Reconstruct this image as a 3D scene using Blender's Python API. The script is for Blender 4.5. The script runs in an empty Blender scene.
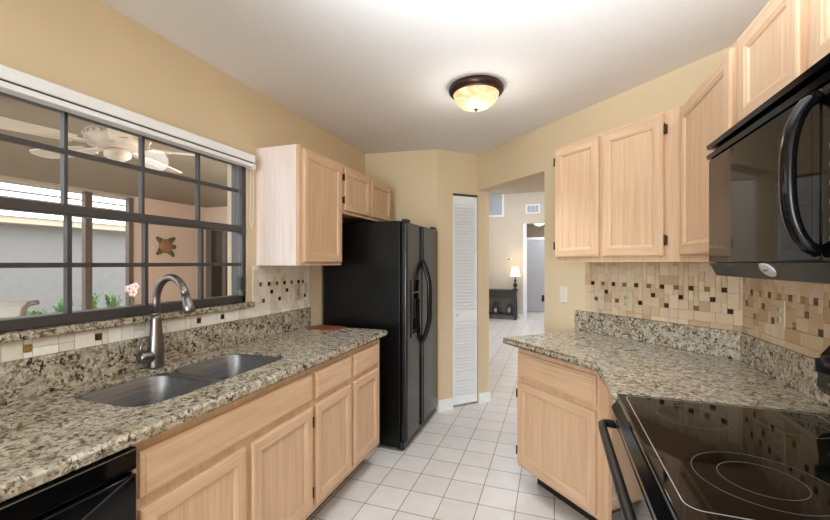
import bpy, bmesh, math, random
from mathutils import Vector, Matrix
random.seed(7)
PI = math.pi
scene = bpy.context.scene
C = scene.collection

# ---------------------------------------------------------------- camera
cam_d = bpy.data.cameras.new('camera')
cam = bpy.data.objects.new('camera', cam_d)
C.objects.link(cam)
YAW = math.atan2(138.5, 396.0)
cam.location = (0, 0, 1.38)
cam.rotation_euler = (PI/2, 0, YAW)
cam_d.sensor_width = 36
cam_d.lens = 396/830*36
cam_d.shift_y = 3/830
cam_d.clip_start = .02
scene.camera = cam

# ---------------------------------------------------------------- world, lights, exposure
world = bpy.data.worlds.new('world')
scene.world = world
world.use_nodes = True
bg = world.node_tree.nodes['Background']
bg.inputs[0].default_value = (.93, .97, 1, 1)
bg.inputs[1].default_value = 4.5

def light(name, kind, loc, energy, color=(1, 1, 1), rot=(0, 0, 0), size=None, size_y=None, radius=None, spread=None):
    d = bpy.data.lights.new(name, kind)
    d.energy = energy
    d.color = color
    if kind == 'AREA':
        d.shape = 'RECTANGLE'
        d.size = size
        d.size_y = size_y or size
        if spread: d.spread = spread
    if radius is not None: d.shadow_soft_size = radius
    o = bpy.data.objects.new(name, d)
    C.objects.link(o)
    o.location = loc
    o.rotation_euler = rot
    return o

# daylight coming in through the wide opening behind the camera
light('rear_daylight', 'AREA', (-.35, -4.7, 1.45), 135, (.77, .90, 1), (PI/2+.14, 0, 0), 2.3, 1.7)
# flash at the camera bounced off the ceiling
fl = light('bounce_flash', 'SPOT', (-.12, .40, 1.56), 225, (.84, .93, 1), (PI-.42, .12, 0), radius=.10)
fl.data.spot_size = math.radians(108); fl.data.spot_blend = .9
# unseen fill lights added to brighten the front room and passage
light('front_room_fill', 'AREA', (-.6, 8.0, 3.4), 62, (.86, .93, 1), (0, 0, 0), 2.2, 2.5)
light('hallway_fill', 'AREA', (-.1, 11.0, 2.5), 16, (.95, .97, 1), (0, 0, 0), .6, .5)

vs = scene.view_settings
scene.display_settings.display_device = 'sRGB'
vs.view_transform = 'Standard'
vs.look = 'None'
vs.gamma = 1
vs.use_curve_mapping = False
vs.exposure = 0.0
scene.cycles.max_bounces = 10
scene.cycles.diffuse_bounces = 6
scene.cycles.glossy_bounces = 5
scene.cycles.transparent_max_bounces = 12
scene.cycles.sample_clamp_indirect = 6
scene.cycles.caustics_reflective = False
scene.cycles.caustics_refractive = False

# ---------------------------------------------------------------- materials
def srgb(r, g, b):
    f = lambda c: (c/255/12.92) if c/255 <= .04045 else ((c/255+.055)/1.055)**2.4
    return (f(r), f(g), f(b), 1)

class NT:
    def __init__(s, name):
        s.m = bpy.data.materials.new(name)
        s.m.use_nodes = True
        s.t = s.m.node_tree
        s.b = s.t.nodes['Principled BSDF']
        s.out = s.t.nodes['Material Output']
    def n(s, typ, **kw):
        x = s.t.nodes.new(typ)
        for k, v in kw.items():
            if k.startswith('_'): setattr(x, k[1:], v)
            else: x.inputs[k.replace('__', ' ')].default_value = v
        return x
    def l(s, a, b): s.t.links.new(a, b)
    def coord(s, scale=(1, 1, 1), loc=(0, 0, 0), kind='Object', rnd=False):
        tc = s.n('ShaderNodeTexCoord')
        mp = s.n('ShaderNodeMapping')
        mp.inputs['Scale'].default_value = scale
        mp.inputs['Location'].default_value = loc
        if rnd:
            oi = s.n('ShaderNodeObjectInfo')
            ad = s.n('ShaderNodeVectorMath', _operation='MULTIPLY_ADD')
            s.l(tc.outputs[kind], ad.inputs[0])
            ad.inputs[1].default_value = (1, 1, 1)
            cm = s.n('ShaderNodeCombineXYZ')
            mu = s.n('ShaderNodeMath', _operation='MULTIPLY')
            s.l(oi.outputs['Random'], mu.inputs[0]); mu.inputs[1].default_value = 7
            for i in range(3): s.l(mu.outputs[0], cm.inputs[i])
            s.l(cm.outputs[0], ad.inputs[2])
            s.l(ad.outputs[0], mp.inputs[0])
        else:
            s.l(tc.outputs[kind], mp.inputs[0])
        return mp.outputs[0]
    def ramp(s, fac, stops, interp='LINEAR'):
        r = s.n('ShaderNodeValToRGB')
        cr = r.color_ramp
        cr.interpolation = interp
        while len(cr.elements) < len(stops): cr.elements.new(.5)
        for e, (p, c) in zip(cr.elements, stops):
            e.position = p; e.color = c if len(c) == 4 else (*c, 1)
        s.l(fac, r.inputs[0])
        return r.outputs[0]
    def mix(s, fac, a, b, mode='MIX'):
        m = s.n('ShaderNodeMix', _data_type='RGBA', _blend_type=mode)
        for sock, v in ((m.inputs[0], fac), (m.inputs[6], a), (m.inputs[7], b)):
            if hasattr(v, 'links'): s.l(v, sock)
            else: sock.default_value = v
        return m.outputs[2]
    def bump(s, h, strength=.2, dist=.002):
        b = s.n('ShaderNodeBump')
        b.inputs['Strength'].default_value = strength
        b.inputs['Distance'].default_value = dist
        s.l(h, b.inputs['Height'])
        s.l(b.outputs[0], s.b.inputs['Normal'])
    def set(s, color=None, rough=.5, metal=0, spec=.5, coat=0):
        if color is not None:
            if hasattr(color, 'links'): s.l(color, s.b.inputs['Base Color'])
            else: s.b.inputs['Base Color'].default_value = color
        s.b.inputs['Roughness'].default_value = rough
        s.b.inputs['Metallic'].default_value = metal
        s.b.inputs['Specular IOR Level'].default_value = spec
        s.b.inputs['Coat Weight'].default_value = coat
        return s.m

def plain(name, col, rough=.5, metal=0, spec=.5, var=.06, scale=12, coat=0):
    t = NT(name)
    nz = t.n('ShaderNodeTexNoise', Scale=scale, Detail=3)
    t.l(t.coord(), nz.inputs['Vector'])
    d = tuple(c*(1-var) for c in col[:3]) + (1,)
    u = tuple(min(1, c*(1+var)) for c in col[:3]) + (1,)
    return t.set(t.ramp(nz.outputs[0], [(.3, d), (.7, u)]), rough, metal, spec, coat)

def wood(name, light_c, dark_c, horizontal=False, rough=.42):
    t = NT(name)
    sc = (.05, 1, 1) if horizontal else (1, 1, .05)
    v = t.coord(sc, rnd=True)
    a = t.n('ShaderNodeTexNoise', Scale=52, Detail=5, Roughness=.6, Distortion=.5)
    t.l(v, a.inputs['Vector'])
    sc2 = (.02, 1, 1) if horizontal else (1, 1, .02)
    v2 = t.coord(sc2, rnd=True)
    b = t.n('ShaderNodeTexNoise', Scale=170, Detail=3)
    t.l(v2, b.inputs['Vector'])
    sc3 = (.16, 1, 1) if horizontal else (1, 1, .16)
    c = t.n('ShaderNodeTexWave', Scale=5, Distortion=9, Detail=2, _bands_direction='X')
    c.inputs['Detail Scale'].default_value = 1.3
    t.l(t.coord(sc3, rnd=True), c.inputs['Vector'])
    col = t.ramp(a.outputs[0], [(.32, dark_c), (.62, light_c)])
    pore = t.ramp(b.outputs[0], [(.36, (.90, .86, .82, 1)), (.52, (1, 1, 1, 1))])
    band = t.ramp(c.outputs[0], [(.0, (.96, .94, .92, 1)), (.55, (1, 1, 1, 1))])
    col = t.mix(.7, col, pore, 'MULTIPLY')
    col = t.mix(.8, col, band, 'MULTIPLY')
    t.bump(b.outputs[0], .08, .001)
    return t.set(col, rough, 0, .4)

OAK_L, OAK_D = srgb(220, 189, 158), srgb(208, 173, 140)
M = {}
M['oak'] = wood('oak_vertical', OAK_L, OAK_D)
M['oak_h'] = wood('oak_horizontal', OAK_L, OAK_D, True)
M['glare_side'] = wood('glare_paled_oak', srgb(246, 232, 228), srgb(240, 224, 218))  # oak paled to near white, glare put into the colour
M['wall'] = plain('yellow_wall_paint', srgb(219, 200, 167), .75, var=.02, scale=3)
M['wall_hall'] = plain('cream_wall_paint', srgb(214, 203, 188), .8, var=.02, scale=3)
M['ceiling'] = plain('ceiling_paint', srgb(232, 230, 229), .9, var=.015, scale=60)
M['white'] = plain('white_paint', srgb(244, 246, 250), .45, var=.01)
M['black'] = plain('black_enamel', (.004, .004, .005, 1), .10, spec=.3, var=.1)
M['black_gloss'] = plain('black_glass', (.003, .003, .003, 1), .045, spec=.34, var=.1)
M['black_soft'] = plain('black_plastic', (.012, .012, .014, 1), .35, var=.1)
M['black_void'] = plain('dark_cavity', (.004, .004, .004, 1), .7, var=.1)
M['bronze'] = plain('bronze_window_frame', srgb(66, 62, 62), .45, var=.06)
M['hinge'] = plain('antique_brass', srgb(70, 52, 38), .4, .7)
M['nickel'] = plain('brushed_nickel', srgb(136, 130, 128), .33, 1, var=.05, scale=60)
M['chrome'] = plain('silver_badge', (.62, .62, .63, 1), .35, .3)
M['grey_mark'] = plain('grey_print_highlight', srgb(104, 101, 98), .4)  # printed marks, also the dishwasher's painted edge highlight
M['ring'] = plain('ring_print', srgb(88, 85, 82), .3)
M['white_mark'] = plain('white_print', srgb(170, 174, 178), .4)
M['oil_bronze'] = plain('oil_rubbed_bronze', srgb(58, 38, 30), .35, .5)
M['plate'] = plain('ivory_plastic', srgb(214, 200, 172), .4, var=.02)
M['plate_w'] = plain('white_plastic', srgb(230, 222, 206), .35, var=.01)
M['socket'] = plain('dark_slot', srgb(70, 60, 50), .5)
M['red'] = plain('red_brown_cover', srgb(134, 66, 50), .5, var=.15, scale=30)
M['grout'] = plain('grout', srgb(222, 206, 182), .9, var=.04)
M['dark_wood'] = plain('black_stained_wood', srgb(34, 30, 28), .4, var=.2, scale=40)
M['grey_glass'] = plain('smoky_panel', srgb(112, 106, 100), .3)
M['grey_door'] = plain('grey_white_door', srgb(186, 190, 200), .5, var=.02)
M['grille'] = plain('grille_grey', srgb(176, 184, 196), .5)
M['stucco'] = plain('beige_stucco', srgb(232, 206, 188), .9, var=.04, scale=40)
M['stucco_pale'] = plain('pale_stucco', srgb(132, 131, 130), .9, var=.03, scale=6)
M['eave'] = plain('cream_fascia', srgb(190, 180, 160), .8, var=.03)
M['roof'] = plain('roof_tile', srgb(196, 176, 168), .8, var=.12, scale=20)
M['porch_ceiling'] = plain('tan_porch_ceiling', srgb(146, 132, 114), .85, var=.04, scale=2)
M['post'] = plain('brown_aluminium', srgb(104, 91, 83), .5, var=.1, scale=30)
M['pavers'] = plain('porch_floor', srgb(150, 140, 128), .8, var=.08)
M['leaf'] = plain('fern_green', srgb(104, 138, 84), .6, var=.3, scale=40)
M['petal'] = plain('pink_petal', srgb(246, 214, 222), .6)
M['stem'] = plain('brown_stem', srgb(92, 82, 60), .6)
M['sling'] = plain('beige_sling', srgb(160, 152, 142), .8)
M['fan_white'] = plain('fan_white', srgb(214, 203, 190), .5)
M['turtle_shell'] = plain('terracotta', srgb(160, 116, 82), .6, var=.3, scale=60)
M['turtle_skin'] = plain('olive_ceramic', srgb(98, 98, 62), .6, var=.3, scale=60)

def steel():
    t = NT('brushed_steel')
    nz = t.n('ShaderNodeTexNoise', Scale=90, Detail=3)
    t.l(t.coord((1, .04, 1)), nz.inputs['Vector'])
    return t.set(t.ramp(nz.outputs[0], [(.3, (.22, .23, .25, 1)), (.7, (.31, .32, .34, 1))]), .36, 1)
M['steel'] = steel()

def pebble():
    t = NT('pebbled_black')
    nz = t.n('ShaderNodeTexNoise', Scale=260, Detail=2)
    t.l(t.coord(), nz.inputs['Vector'])
    t.bump(nz.outputs[0], .35, .001)
    return t.set((.004, .004, .004, 1), .26, 0, .3)
M['pebble'] = pebble()

def fridge_door():
    t = NT('charcoal_pebbled_door')
    nz = t.n('ShaderNodeTexNoise', Scale=300, Detail=2)
    t.l(t.coord(), nz.inputs['Vector'])
    t.bump(nz.outputs[0], .3, .001)
    return t.set((.010, .010, .011, 1), .22, 0, .6)
M['fridge_door'] = fridge_door()

def granite():
    t = NT('speckled_granite')
    v = t.coord()
    wz = t.n('ShaderNodeTexNoise', Scale=70, Detail=4, Roughness=.7)
    t.l(v, wz.inputs['Vector'])
    wm = t.n('ShaderNodeVectorMath', _operation='MULTIPLY_ADD')
    t.l(wz.outputs['Color'], wm.inputs[0]); wm.inputs[1].default_value = (.030, .030, .030); t.l(v, wm.inputs[2])
    n1 = t.n('ShaderNodeTexNoise', Scale=28, Detail=7, Roughness=.74)
    t.l(v, n1.inputs['Vector'])
    base = t.ramp(n1.outputs[0], [(.33, srgb(112, 92, 68)), (.40, srgb(166, 148, 118)), (.47, srgb(180, 172, 156)), (.53, srgb(208, 200, 182)), (.62, srgb(226, 222, 212))])
    a = t.n('ShaderNodeTexVoronoi', Scale=74)
    t.l(wm.outputs[0], a.inputs['Vector'])
    sep = t.n('ShaderNodeSeparateColor'); t.l(a.outputs['Color'], sep.inputs[0])
    c1 = t.ramp(sep.outputs[0], [(0, srgb(222, 216, 203)), (.24, srgb(188, 181, 167)), (.42, srgb(180, 164, 134)), (.58, srgb(210, 203, 187)), (.72, srgb(150, 130, 100)), (.84, srgb(158, 153, 145))], 'CONSTANT')
    col = t.mix(.5, base, c1)
    n2 = t.n('ShaderNodeTexNoise', Scale=26, Detail=3, Roughness=.6)
    t.l(v, n2.inputs['Vector'])
    nm = t.ramp(n2.outputs[0], [(.42, (.08, .08, .08, 1)), (.60, (1, 1, 1, 1))])
    f = t.n('ShaderNodeTexVoronoi', Scale=118)
    t.l(wm.outputs[0], f.inputs['Vector'])
    sp = t.n('ShaderNodeSeparateColor'); t.l(f.outputs['Color'], sp.inputs[0])
    spk = t.ramp(sp.outputs[2], [(0, (0, 0, 0, 1)), (.62, (.97, .97, .97, 1))], 'CONSTANT')
    col = t.mix(t.mix(1.0, spk, nm, 'MULTIPLY'), col, srgb(50, 42, 39))
    spk3 = t.ramp(sp.outputs[0], [(0, (0, 0, 0, 1)), (.88, (.8, .8, .8, 1))], 'CONSTANT')
    col = t.mix(spk3, col, srgb(112, 84, 60))
    big = t.n('ShaderNodeTexNoise', Scale=7, Detail=4, Roughness=.6)
    t.l(v, big.inputs['Vector'])
    tone = t.ramp(big.outputs[0], [(.38, (.92, .93, .94, 1)), (.70, (.82, .78, .71, 1))])
    col = t.mix(1.0, col, tone, 'MULTIPLY')
    return t.set(col, .16, 0, .5)
M['granite'] = granite()

def floor_tile():
    t = NT('floor_tile')
    v = t.coord((1, 1, 1), (1.0235, -2.052 + .2055*20, 0), 'Object')
    br = t.n('ShaderNodeTexBrick', _offset=0, _squash=1, Scale=1)
    br.inputs['Brick Width'].default_value = .2055
    br.inputs['Row Height'].default_value = .2055
    br.inputs['Mortar Size'].default_value = .0028
    br.inputs['Mortar Smooth'].default_value = .25
    br.inputs['Color1'].default_value = srgb(238, 237, 238)
    br.inputs['Color2'].default_value = srgb(232, 229, 229)
    br.inputs['Mortar'].default_value = srgb(150, 128, 110)
    t.l(v, br.inputs['Vector'])
    nz = t.n('ShaderNodeTexNoise', Scale=9, Detail=4, Roughness=.6)
    t.l(t.coord(), nz.inputs['Vector'])
    mott = t.ramp(nz.outputs[0], [(.3, (.95, .925, .90, 1)), (.6, (1, 1, 1, 1))])
    inv = t.n('ShaderNodeMath', _operation='SUBTRACT'); inv.inputs[0].default_value = 1
    t.l(br.outputs['Fac'], inv.inputs[1])
    t.bump(inv.outputs[0], .3, .002)
    return t.set(t.mix(1.0, br.outputs['Color'], mott, 'MULTIPLY'), .28, 0, .45)
M['floor'] = floor_tile()

def travertine(name, col):
    t = NT(name)
    nz = t.n('ShaderNodeTexNoise', Scale=45, Detail=5, Roughness=.65)
    t.l(t.coord(), nz.inputs['Vector'])
    d = tuple(c*.92 for c in col[:3]) + (1,)
    t.bump(nz.outputs[0], .25, .001)
    return t.set(t.ramp(nz.outputs[0], [(.35, d), (.62, col)]), .55, 0, .4)
TRAV = [travertine('travertine_ivory', srgb(224, 206, 180)), travertine('travertine_cream', srgb(217, 195, 165)),
        travertine('travertine_tan', srgb(208, 182, 150)), travertine('travertine_walnut', srgb(196, 168, 136))]
TRAVW = [travertine('travertine_white', srgb(248, 246, 240)), travertine('travertine_pearl', srgb(244, 239, 231)),
         travertine('travertine_shell', srgb(232, 224, 212)), travertine('travertine_sand', srgb(228, 216, 202))]
ACC_D = plain('dark_glass_tile', srgb(62, 42, 26), .08, .2, .8, var=.4, scale=90)
ACC_G = plain('gold_glass_tile', srgb(168, 140, 88), .12, .5, .8, var=.4, scale=90)

def glass(name, tint=(1, 1, 1, 1)):
    t = NT(name)
    t.t.nodes.remove(t.b)
    tr = t.n('ShaderNodeBsdfTransparent'); tr.inputs[0].default_value = tint
    gl = t.n('ShaderNodeBsdfGlossy'); gl.inputs['Roughness'].default_value = .0
    fr = t.n('ShaderNodeFresnel'); fr.inputs[0].default_value = 1.28
    mx = t.n('ShaderNodeMixShader')
    t.l(fr.outputs[0], mx.inputs[0]); t.l(tr.outputs[0], mx.inputs[1]); t.l(gl.outputs[0], mx.inputs[2])
    t.l(mx.outputs[0], t.out.inputs[0])
    return t.m
M['glass'] = glass('window_glass', (.94, .95, .95, 1))

def emit(name, col, strength, base=(.8, .7, .5, 1), marble=False):
    t = NT(name)
    c = col
    if marble:
        nz = t.n('ShaderNodeTexNoise', Scale=14, Detail=4, Distortion=1.2)
        t.l(t.coord(), nz.inputs['Vector'])
        c = t.ramp(nz.outputs[0], [(.36, (1, .50, .16, 1)), (.6, col)])
        t.l(c, t.b.inputs['Emission Color'])
    else:
        t.b.inputs['Emission Color'].default_value = c
    t.b.inputs['Emission Strength'].default_value = strength
    return t.set(base, .35)
M['lamp_glass'] = emit('alabaster_glass', (1, .86, .58, 1), .95, base=(.35, .26, .15, 1), marble=True)
M['shade'] = emit('lit_lamp_shade', (1, .93, .8, 1), 1.3)
M['lit_white'] = emit('lit_white_glass', (1, .95, .86, 1), 1.2)

# ---------------------------------------------------------------- mesh helpers
class MB:
    def __init__(s): s.bm = bmesh.new()
    def _fin(s, faces, mat, smooth=False):
        for f in faces:
            f.material_index = mat
            f.smooth = smooth
    def box(s, x0, y0, z0, x1, y1, z1, mat=0, bev=0, seg=2):
        v = [s.bm.verts.new(p) for p in ((x0, y0, z0), (x1, y0, z0), (x1, y1, z0), (x0, y1, z0), (x0, y0, z1), (x1, y0, z1), (x1, y1, z1), (x0, y1, z1))]
        fs = [s.bm.faces.new([v[i] for i in q]) for q in ((3, 2, 1, 0), (4, 5, 6, 7), (0, 1, 5, 4), (1, 2, 6, 5), (2, 3, 7, 6), (3, 0, 4, 7))]
        s._fin(fs, mat)
        if bev:
            es = list({e for f in fs for e in f.edges})
            r = bmesh.ops.bevel(s.bm, geom=es, offset=bev, segments=seg, affect='EDGES', profile=.5)
            s._fin([f for f in r['faces']], mat, True)
        return s
    def rings(s, rings, mat=0, closed=True, cap0=True, cap1=True, smooth=False, mats=None):
        vs_ = [[s.bm.verts.new(p) for p in r] for r in rings]
        n = len(vs_[0])
        fs = []
        for a, b in zip(vs_, vs_[1:]):
            for i in range(n if closed else n-1):
                j = (i+1) % n
                f = s.bm.faces.new((a[i], a[j], b[j], b[i]))
                f.material_index = mats[i] if mats else mat
                f.smooth = smooth
                fs.append(f)
        if cap0: f = s.bm.faces.new(vs_[0][::-1]); f.material_index = mat
        if cap1: f = s.bm.faces.new(vs_[-1]); f.material_index = mat
        return s
    def prism(s, poly, z0, z1, mat=0, bev=0, seg=3):
        a = [s.bm.verts.new((x, y, z0)) for x, y in poly]
        b = [s.bm.verts.new((x, y, z1)) for x, y in poly]
        n = len(poly)
        fs = [s.bm.faces.new(a[::-1]), s.bm.faces.new(b)]
        for i in range(n): fs.append(s.bm.faces.new((a[i], a[(i+1) % n], b[(i+1) % n], b[i])))
        s._fin(fs, mat)
        if bev:
            es = [e for f in fs[:2] for e in f.edges]
            r = bmesh.ops.bevel(s.bm, geom=es, offset=bev, segments=seg, affect='EDGES', profile=.5)
            s._fin(r['faces'], mat, True)
        return s
    def tube(s, pts, r, n=10, mat=0, cap=True, flat=None):
        pts = [Vector(p) for p in pts]
        rs = r if isinstance(r, (list, tuple)) else [r]*len(pts)
        rings = []
        ref = None
        for i, p in enumerate(pts):
            d = (pts[min(i+1, len(pts)-1)] - pts[max(i-1, 0)]).normalized()
            if ref is None:
                ref = Vector((0, 0, 1)) if abs(d.z) < .9 else Vector((1, 0, 0))
            u = (ref - d*ref.dot(d)).normalized()
            w = d.cross(u)
            ref = u
            k = flat or 1
            rings.append([p + u*math.cos(2*PI*j/n)*rs[i] + w*math.sin(2*PI*j/n)*rs[i]*k for j in range(n)])
        return s.rings(rings, mat, True, cap, cap, True)
    def lathe(s, prof, n=24, c=(0, 0, 0), mat=0, axis='z', cap0=False, cap1=False):
        rings = []
        for r, h in prof:
            ring = []
            for j in range(n):
                a = 2*PI*j/n
                x, y = max(r, .0004)*math.cos(a), max(r, .0004)*math.sin(a)
                if axis == 'z': p = (c[0]+x, c[1]+y, c[2]+h)
                elif axis == 'y': p = (c[0]+x, c[1]+h, c[2]+y)
                else: p = (c[0]+h, c[1]+x, c[2]+y)
                ring.append(p)
            rings.append(ring)
        return s.rings(rings, mat, True, True, True, True)
    def ball(s, c, r, mat=0, sx=1, sy=1, sz=1, n=12):
        m = Matrix.Translation(c) @ Matrix.Diagonal((sx, sy, sz, 1))
        q = bmesh.ops.create_uvsphere(s.bm, u_segments=n, v_segments=max(6, n//2+2), radius=r, matrix=m)
        fs = {f for v in q['verts'] for f in v.link_faces}
        s._fin(fs, mat, True)
        return s
    def quad(s, pts, mat=0):
        f = s.bm.faces.new([s.bm.verts.new(p) for p in pts]); f.material_index = mat
        return s
    def build(s, name, mats, parent=None, fix=True, origin=None):
        if fix: bmesh.ops.recalc_face_normals(s.bm, faces=s.bm.faces)
        if origin: bmesh.ops.translate(s.bm, verts=s.bm.verts, vec=-Vector(origin))
        me = bpy.data.meshes.new(name)
        s.bm.to_mesh(me); s.bm.free()
        for m in (mats if isinstance(mats, (list, tuple)) else [mats]): me.materials.append(m)
        o = bpy.data.objects.new(name, me)
        C.objects.link(o)
        if parent: o.parent = parent
        if origin: o.location = origin
        return o

def empty(name, loc, rz=0, label=None, cat=None, group=None, kind=None):
    o = bpy.data.objects.new(name, None)
    o.empty_display_size = .1
    C.objects.link(o)
    o.location = loc; o.rotation_euler = (0, 0, rz)
    return tag(o, label, cat, group, kind)
def tag(o, label=None, cat=None, group=None, kind=None):
    if label: o['label'] = label
    if cat: o['category'] = cat
    if group: o['group'] = group
    if kind: o['kind'] = kind
    return o
def struct(o): return tag(o, kind='structure')

def cut(o, cutter):
    """boolean difference, applied; the cutting mesh is removed"""
    md = o.modifiers.new('cut', 'BOOLEAN'); md.operation = 'DIFFERENCE'; md.solver = 'EXACT'; md.object = cutter
    bpy.context.view_layer.update()
    dg = bpy.context.evaluated_depsgraph_get()
    me = bpy.data.meshes.new_from_object(o.evaluated_get(dg))
    o.modifiers.clear()
    o.data = me
    bpy.data.objects.remove(cutter, do_unlink=True)

def rrect(x0, y0, x1, y1, r, n=6):
    pts = []
    for cx, cy, a0 in ((x1-r, y1-r, 0), (x0+r, y1-r, 90), (x0+r, y0+r, 180), (x1-r, y0+r, 270)):
        for k in range(n+1):
            a = math.radians(a0 + 90*k/n)
            pts.append((cx+r*math.cos(a), cy+r*math.sin(a)))
    return pts

L90, R90, D45 = PI/2, -PI/2, -PI/4     # left run, right run, diagonal run: local -y faces the room, local +x runs along
S2 = math.sqrt(2)

# ================================================================ STRUCTURE
XL, XR, YB, CD, CP, H = -1.73, .86, 3.55, 3.16, 4.575, 2.44

o = struct(MB().prism([(-1.88, -5.1), (1.2, -5.1), (1.2, 13), (-2.4, 13), (-2.4, 3.7), (-1.88, 3.7)], -.06, 0).build('floor', M['floor']))
# kitchen ceiling, with the corner cut along the diagonal wall
o = struct(MB().prism([(-1.88, -5.1), (1.0, -5.1), (1.0, 2.36), (-.72, 4.08), (-.92, 4.08), (-1.1, 3.65), (-1.88, 3.65)], H, H+.08).build('ceiling', M['ceiling']))
# left wall around the window opening
WY0, WY1, WZ0, WZ1 = -.35, 1.905, 1.135, 2.01
b = MB()
b.box(-1.88, -5.1, 0, XL, WY0, H); b.box(-1.88, WY1, 0, XL, 3.65, H)
b.box(-1.88, WY0, 0, XL, WY1, WZ0-.02); b.box(-1.88, WY0, WZ1, XL, WY1, H)
struct(b.build('wall_left', M['wall']))
struct(MB().prism([(-1.73, 3.475), (-1.025, YB), (-1.09, YB+.1), (-1.73, YB+.1)], 0, H).build('wall_back', M['wall']))
# pantry wall on the diagonal with the closet opening
def pp(x): return (x, x+CP)
def strip(b, xa, xb, z0, z1, n=(-1, 1), th=.1, mat=0):
    k = th/S2
    a, c = pp(xa), pp(xb)
    b.prism([a, c, (c[0]-k, c[1]+k), (a[0]-k, a[1]+k)], z0, z1, mat)
b = MB()
strip(b, -1.025, -.903, 0, H); strip(b, -.697, -.607, 0, H); strip(b, -.903, -.697, 2.045, H)
struct(b.build('wall_pantry', M['wall']))
# diagonal wall with doorway
def dd(x): return (x, CD-x)
def dstrip(b, xa, xb, z0, z1, th=.142, mat=0):
    k = th/S2
    a, c = dd(xa), dd(xb)
    b.prism([a, c, (c[0]+k, c[1]+k), (a[0]+k, a[1]+k)], z0, z1, mat)
b = MB()
dstrip(b, -.066, .86, 0, H); dstrip(b, -.7075, -.066, 2.093, H)
struct(b.build('wall_diagonal', M['wall']))
struct(MB().box(XR, -5.1, 0, 1.0, 2.30, H).build('wall_right', M['wall']))
b = MB()
b.box(-1.73, -5.05, 0, -1.7, -4.92, H); b.box(.8, -5.05, 0, .86, -4.92, H)
b.box(-1.7, -5.05, 2.35, .8, -4.92, H); b.box(-1.7, -5.05, 0, .8, -4.92, .5)
struct(b.build('wall_rear', M['wall']))
# baseboards
b = MB(); strip(b, -1.02, -.905, 0, .1, th=-.014); struct(b.build('baseboard_pantry', M['white']))
b = MB(); strip(b, -.695, -.607, 0, .1, th=-.014)
b.prism([(-.607, 3.968), (-.597, 3.958), (-.587, 3.968), (-.66, 4.041), (-.677, 4.038)], 0, .1)
struct(b.build('baseboard_doorway', M['white']))

# louvred pantry door
dr = empty('door_1', ((-.9+-.7)/2, (-.9+-.7)/2+CP, 0), PI/4, 'narrow white louvred pantry door beside the doorway', 'door', kind='structure')
W2 = .139
b = MB()
for s in (-1, 1): b.box(s*W2 if s < 0 else s*W2-.02, .012, .02, -W2+.02 if s < 0 else s*W2, .04, 2.025, 0, .002)
b.box(-W2+.02, .012, .02, W2-.02, .04, .10); b.box(-W2+.02, .012, 1.945, W2-.02, .04, 2.025)
b.box(-W2+.02, .012, .832, W2-.02, .04, .915)
b.build('door_frame', M['white'], dr)
b = MB(); b.lathe([(.008, .012), (.008, .0), (.016, -.008), (.014, -.018), (.002, -.022)], 14, (-W2+.035, 0, .885), axis='y'); b.build('knob', M['white'], dr)
b = MB()
z = .10
while z < 1.945:
    if .835 < z < .905:
        z += .0315; continue
    b.rings([[(-W2+.02, .014, z-.012), (-W2+.02, .034, z+.022), (-W2+.02, .038, z+.026), (-W2+.02, .013, z-.004)],
             [(W2-.02, .014, z-.012), (W2-.02, .034, z+.022), (W2-.02, .038, z+.026), (W2-.02, .013, z-.004)]])
    z += .0315
b.build('louvers', M['white'], dr)
MB().box(-W2, .005, 2.030, W2, .05, 2.045).build('track', M['socket'], dr)
MB().box(-W2, .055, .0, W2, .06, 2.04).build('closet_shade_sheet', M['black_void'], dr)  # black sheet put in for the shade of the closet behind the louvers

# ---------------- hall and front room beyond the doorway
struct(MB().box(-2.3, 3.75, 0, -2.2, 10.2, 3.6).build('wall_hall_left', M['wall_hall']))
struct(MB().box(1.0, 2.45, 0, 1.1, 12.6, 3.6).build('wall_hall_right', M['wall_hall']))
b = MB(); b.box(-2.3, 10.2, 0, -.66, 10.3, 3.6); b.box(-.66, 10.2, 2.36, 1.0, 10.3, 3.6)
struct(b.build('wall_hall_far', M['wall_hall']))
b = MB(); b.box(-.86, 10.3, 0, -.76, 12.5, 2.6); b.box(-.86, 12.5, 0, 1.0, 12.6, 2.6)
struct(b.build('wall_passage', M['wall_hall']))
struct(MB().box(-.76, 10.3, 2.52, 1.0, 12.5, 2.58).build('ceiling_passage', M['ceiling']))
struct(MB().box(-2.3, 3.65, 2.62, 1.1, 6.05, 2.68).build('ceiling_hall', M['ceiling']))
struct(MB().box(-2.2, 6.05, 2.44, 1.0, 6.2, 3.6).build('trim_1', M['wall_hall']))
struct(MB().box(-2.3, 6.2, 3.6, 1.1, 10.3, 3.66).build('ceiling_front_room', M['ceiling']))
b = MB(); b.box(-2.2, 10.185, 0, -.72, 10.199, .1); struct(b.build('baseboard_hall', M['white']))
b = MB(); b.box(-.715, 10.17, 0, -.63, 10.198, 2.36)
struct(b.build('trim_2', M['white']))

# passage door, grey-white, slightly ajar
d2 = empty('door_2', (-.70, 11.62, 0), .12, 'grey-white door seen down the passage past the table lamp', 'door', kind='structure')
b = MB(); b.box(0, 0, .01, .76, .04, 2.03)
b.build('door_panel', M['grey_door'], d2)
b = MB(); b.box(-.075, -.02, 0, -.003, .05, 2.1); b.box(.763, -.02, 0, .83, .05, 2.1); b.box(-.075, -.02, 2.035, .83, .05, 2.1)
b.build('door_casing', M['white'], d2)
b = MB(); b.lathe([(.045, 0), (.045, -.01), (.02, -.012), (.02, -.04), (.04, -.05), (.04, -.07), (.01, -.075)], 14, (.40, 0, .38), axis='y')
b = MB(); b.box(.39, -.02, .30, .47, -.001, .48, 0, .01)
b.lathe([(.018, -.02), (.018, -.05), (.034, -.055), (.034, -.085), (.01, -.09)], 14, (.43, 0, .40), axis='y')
b.bm.verts.ensure_lookup_table()
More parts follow.
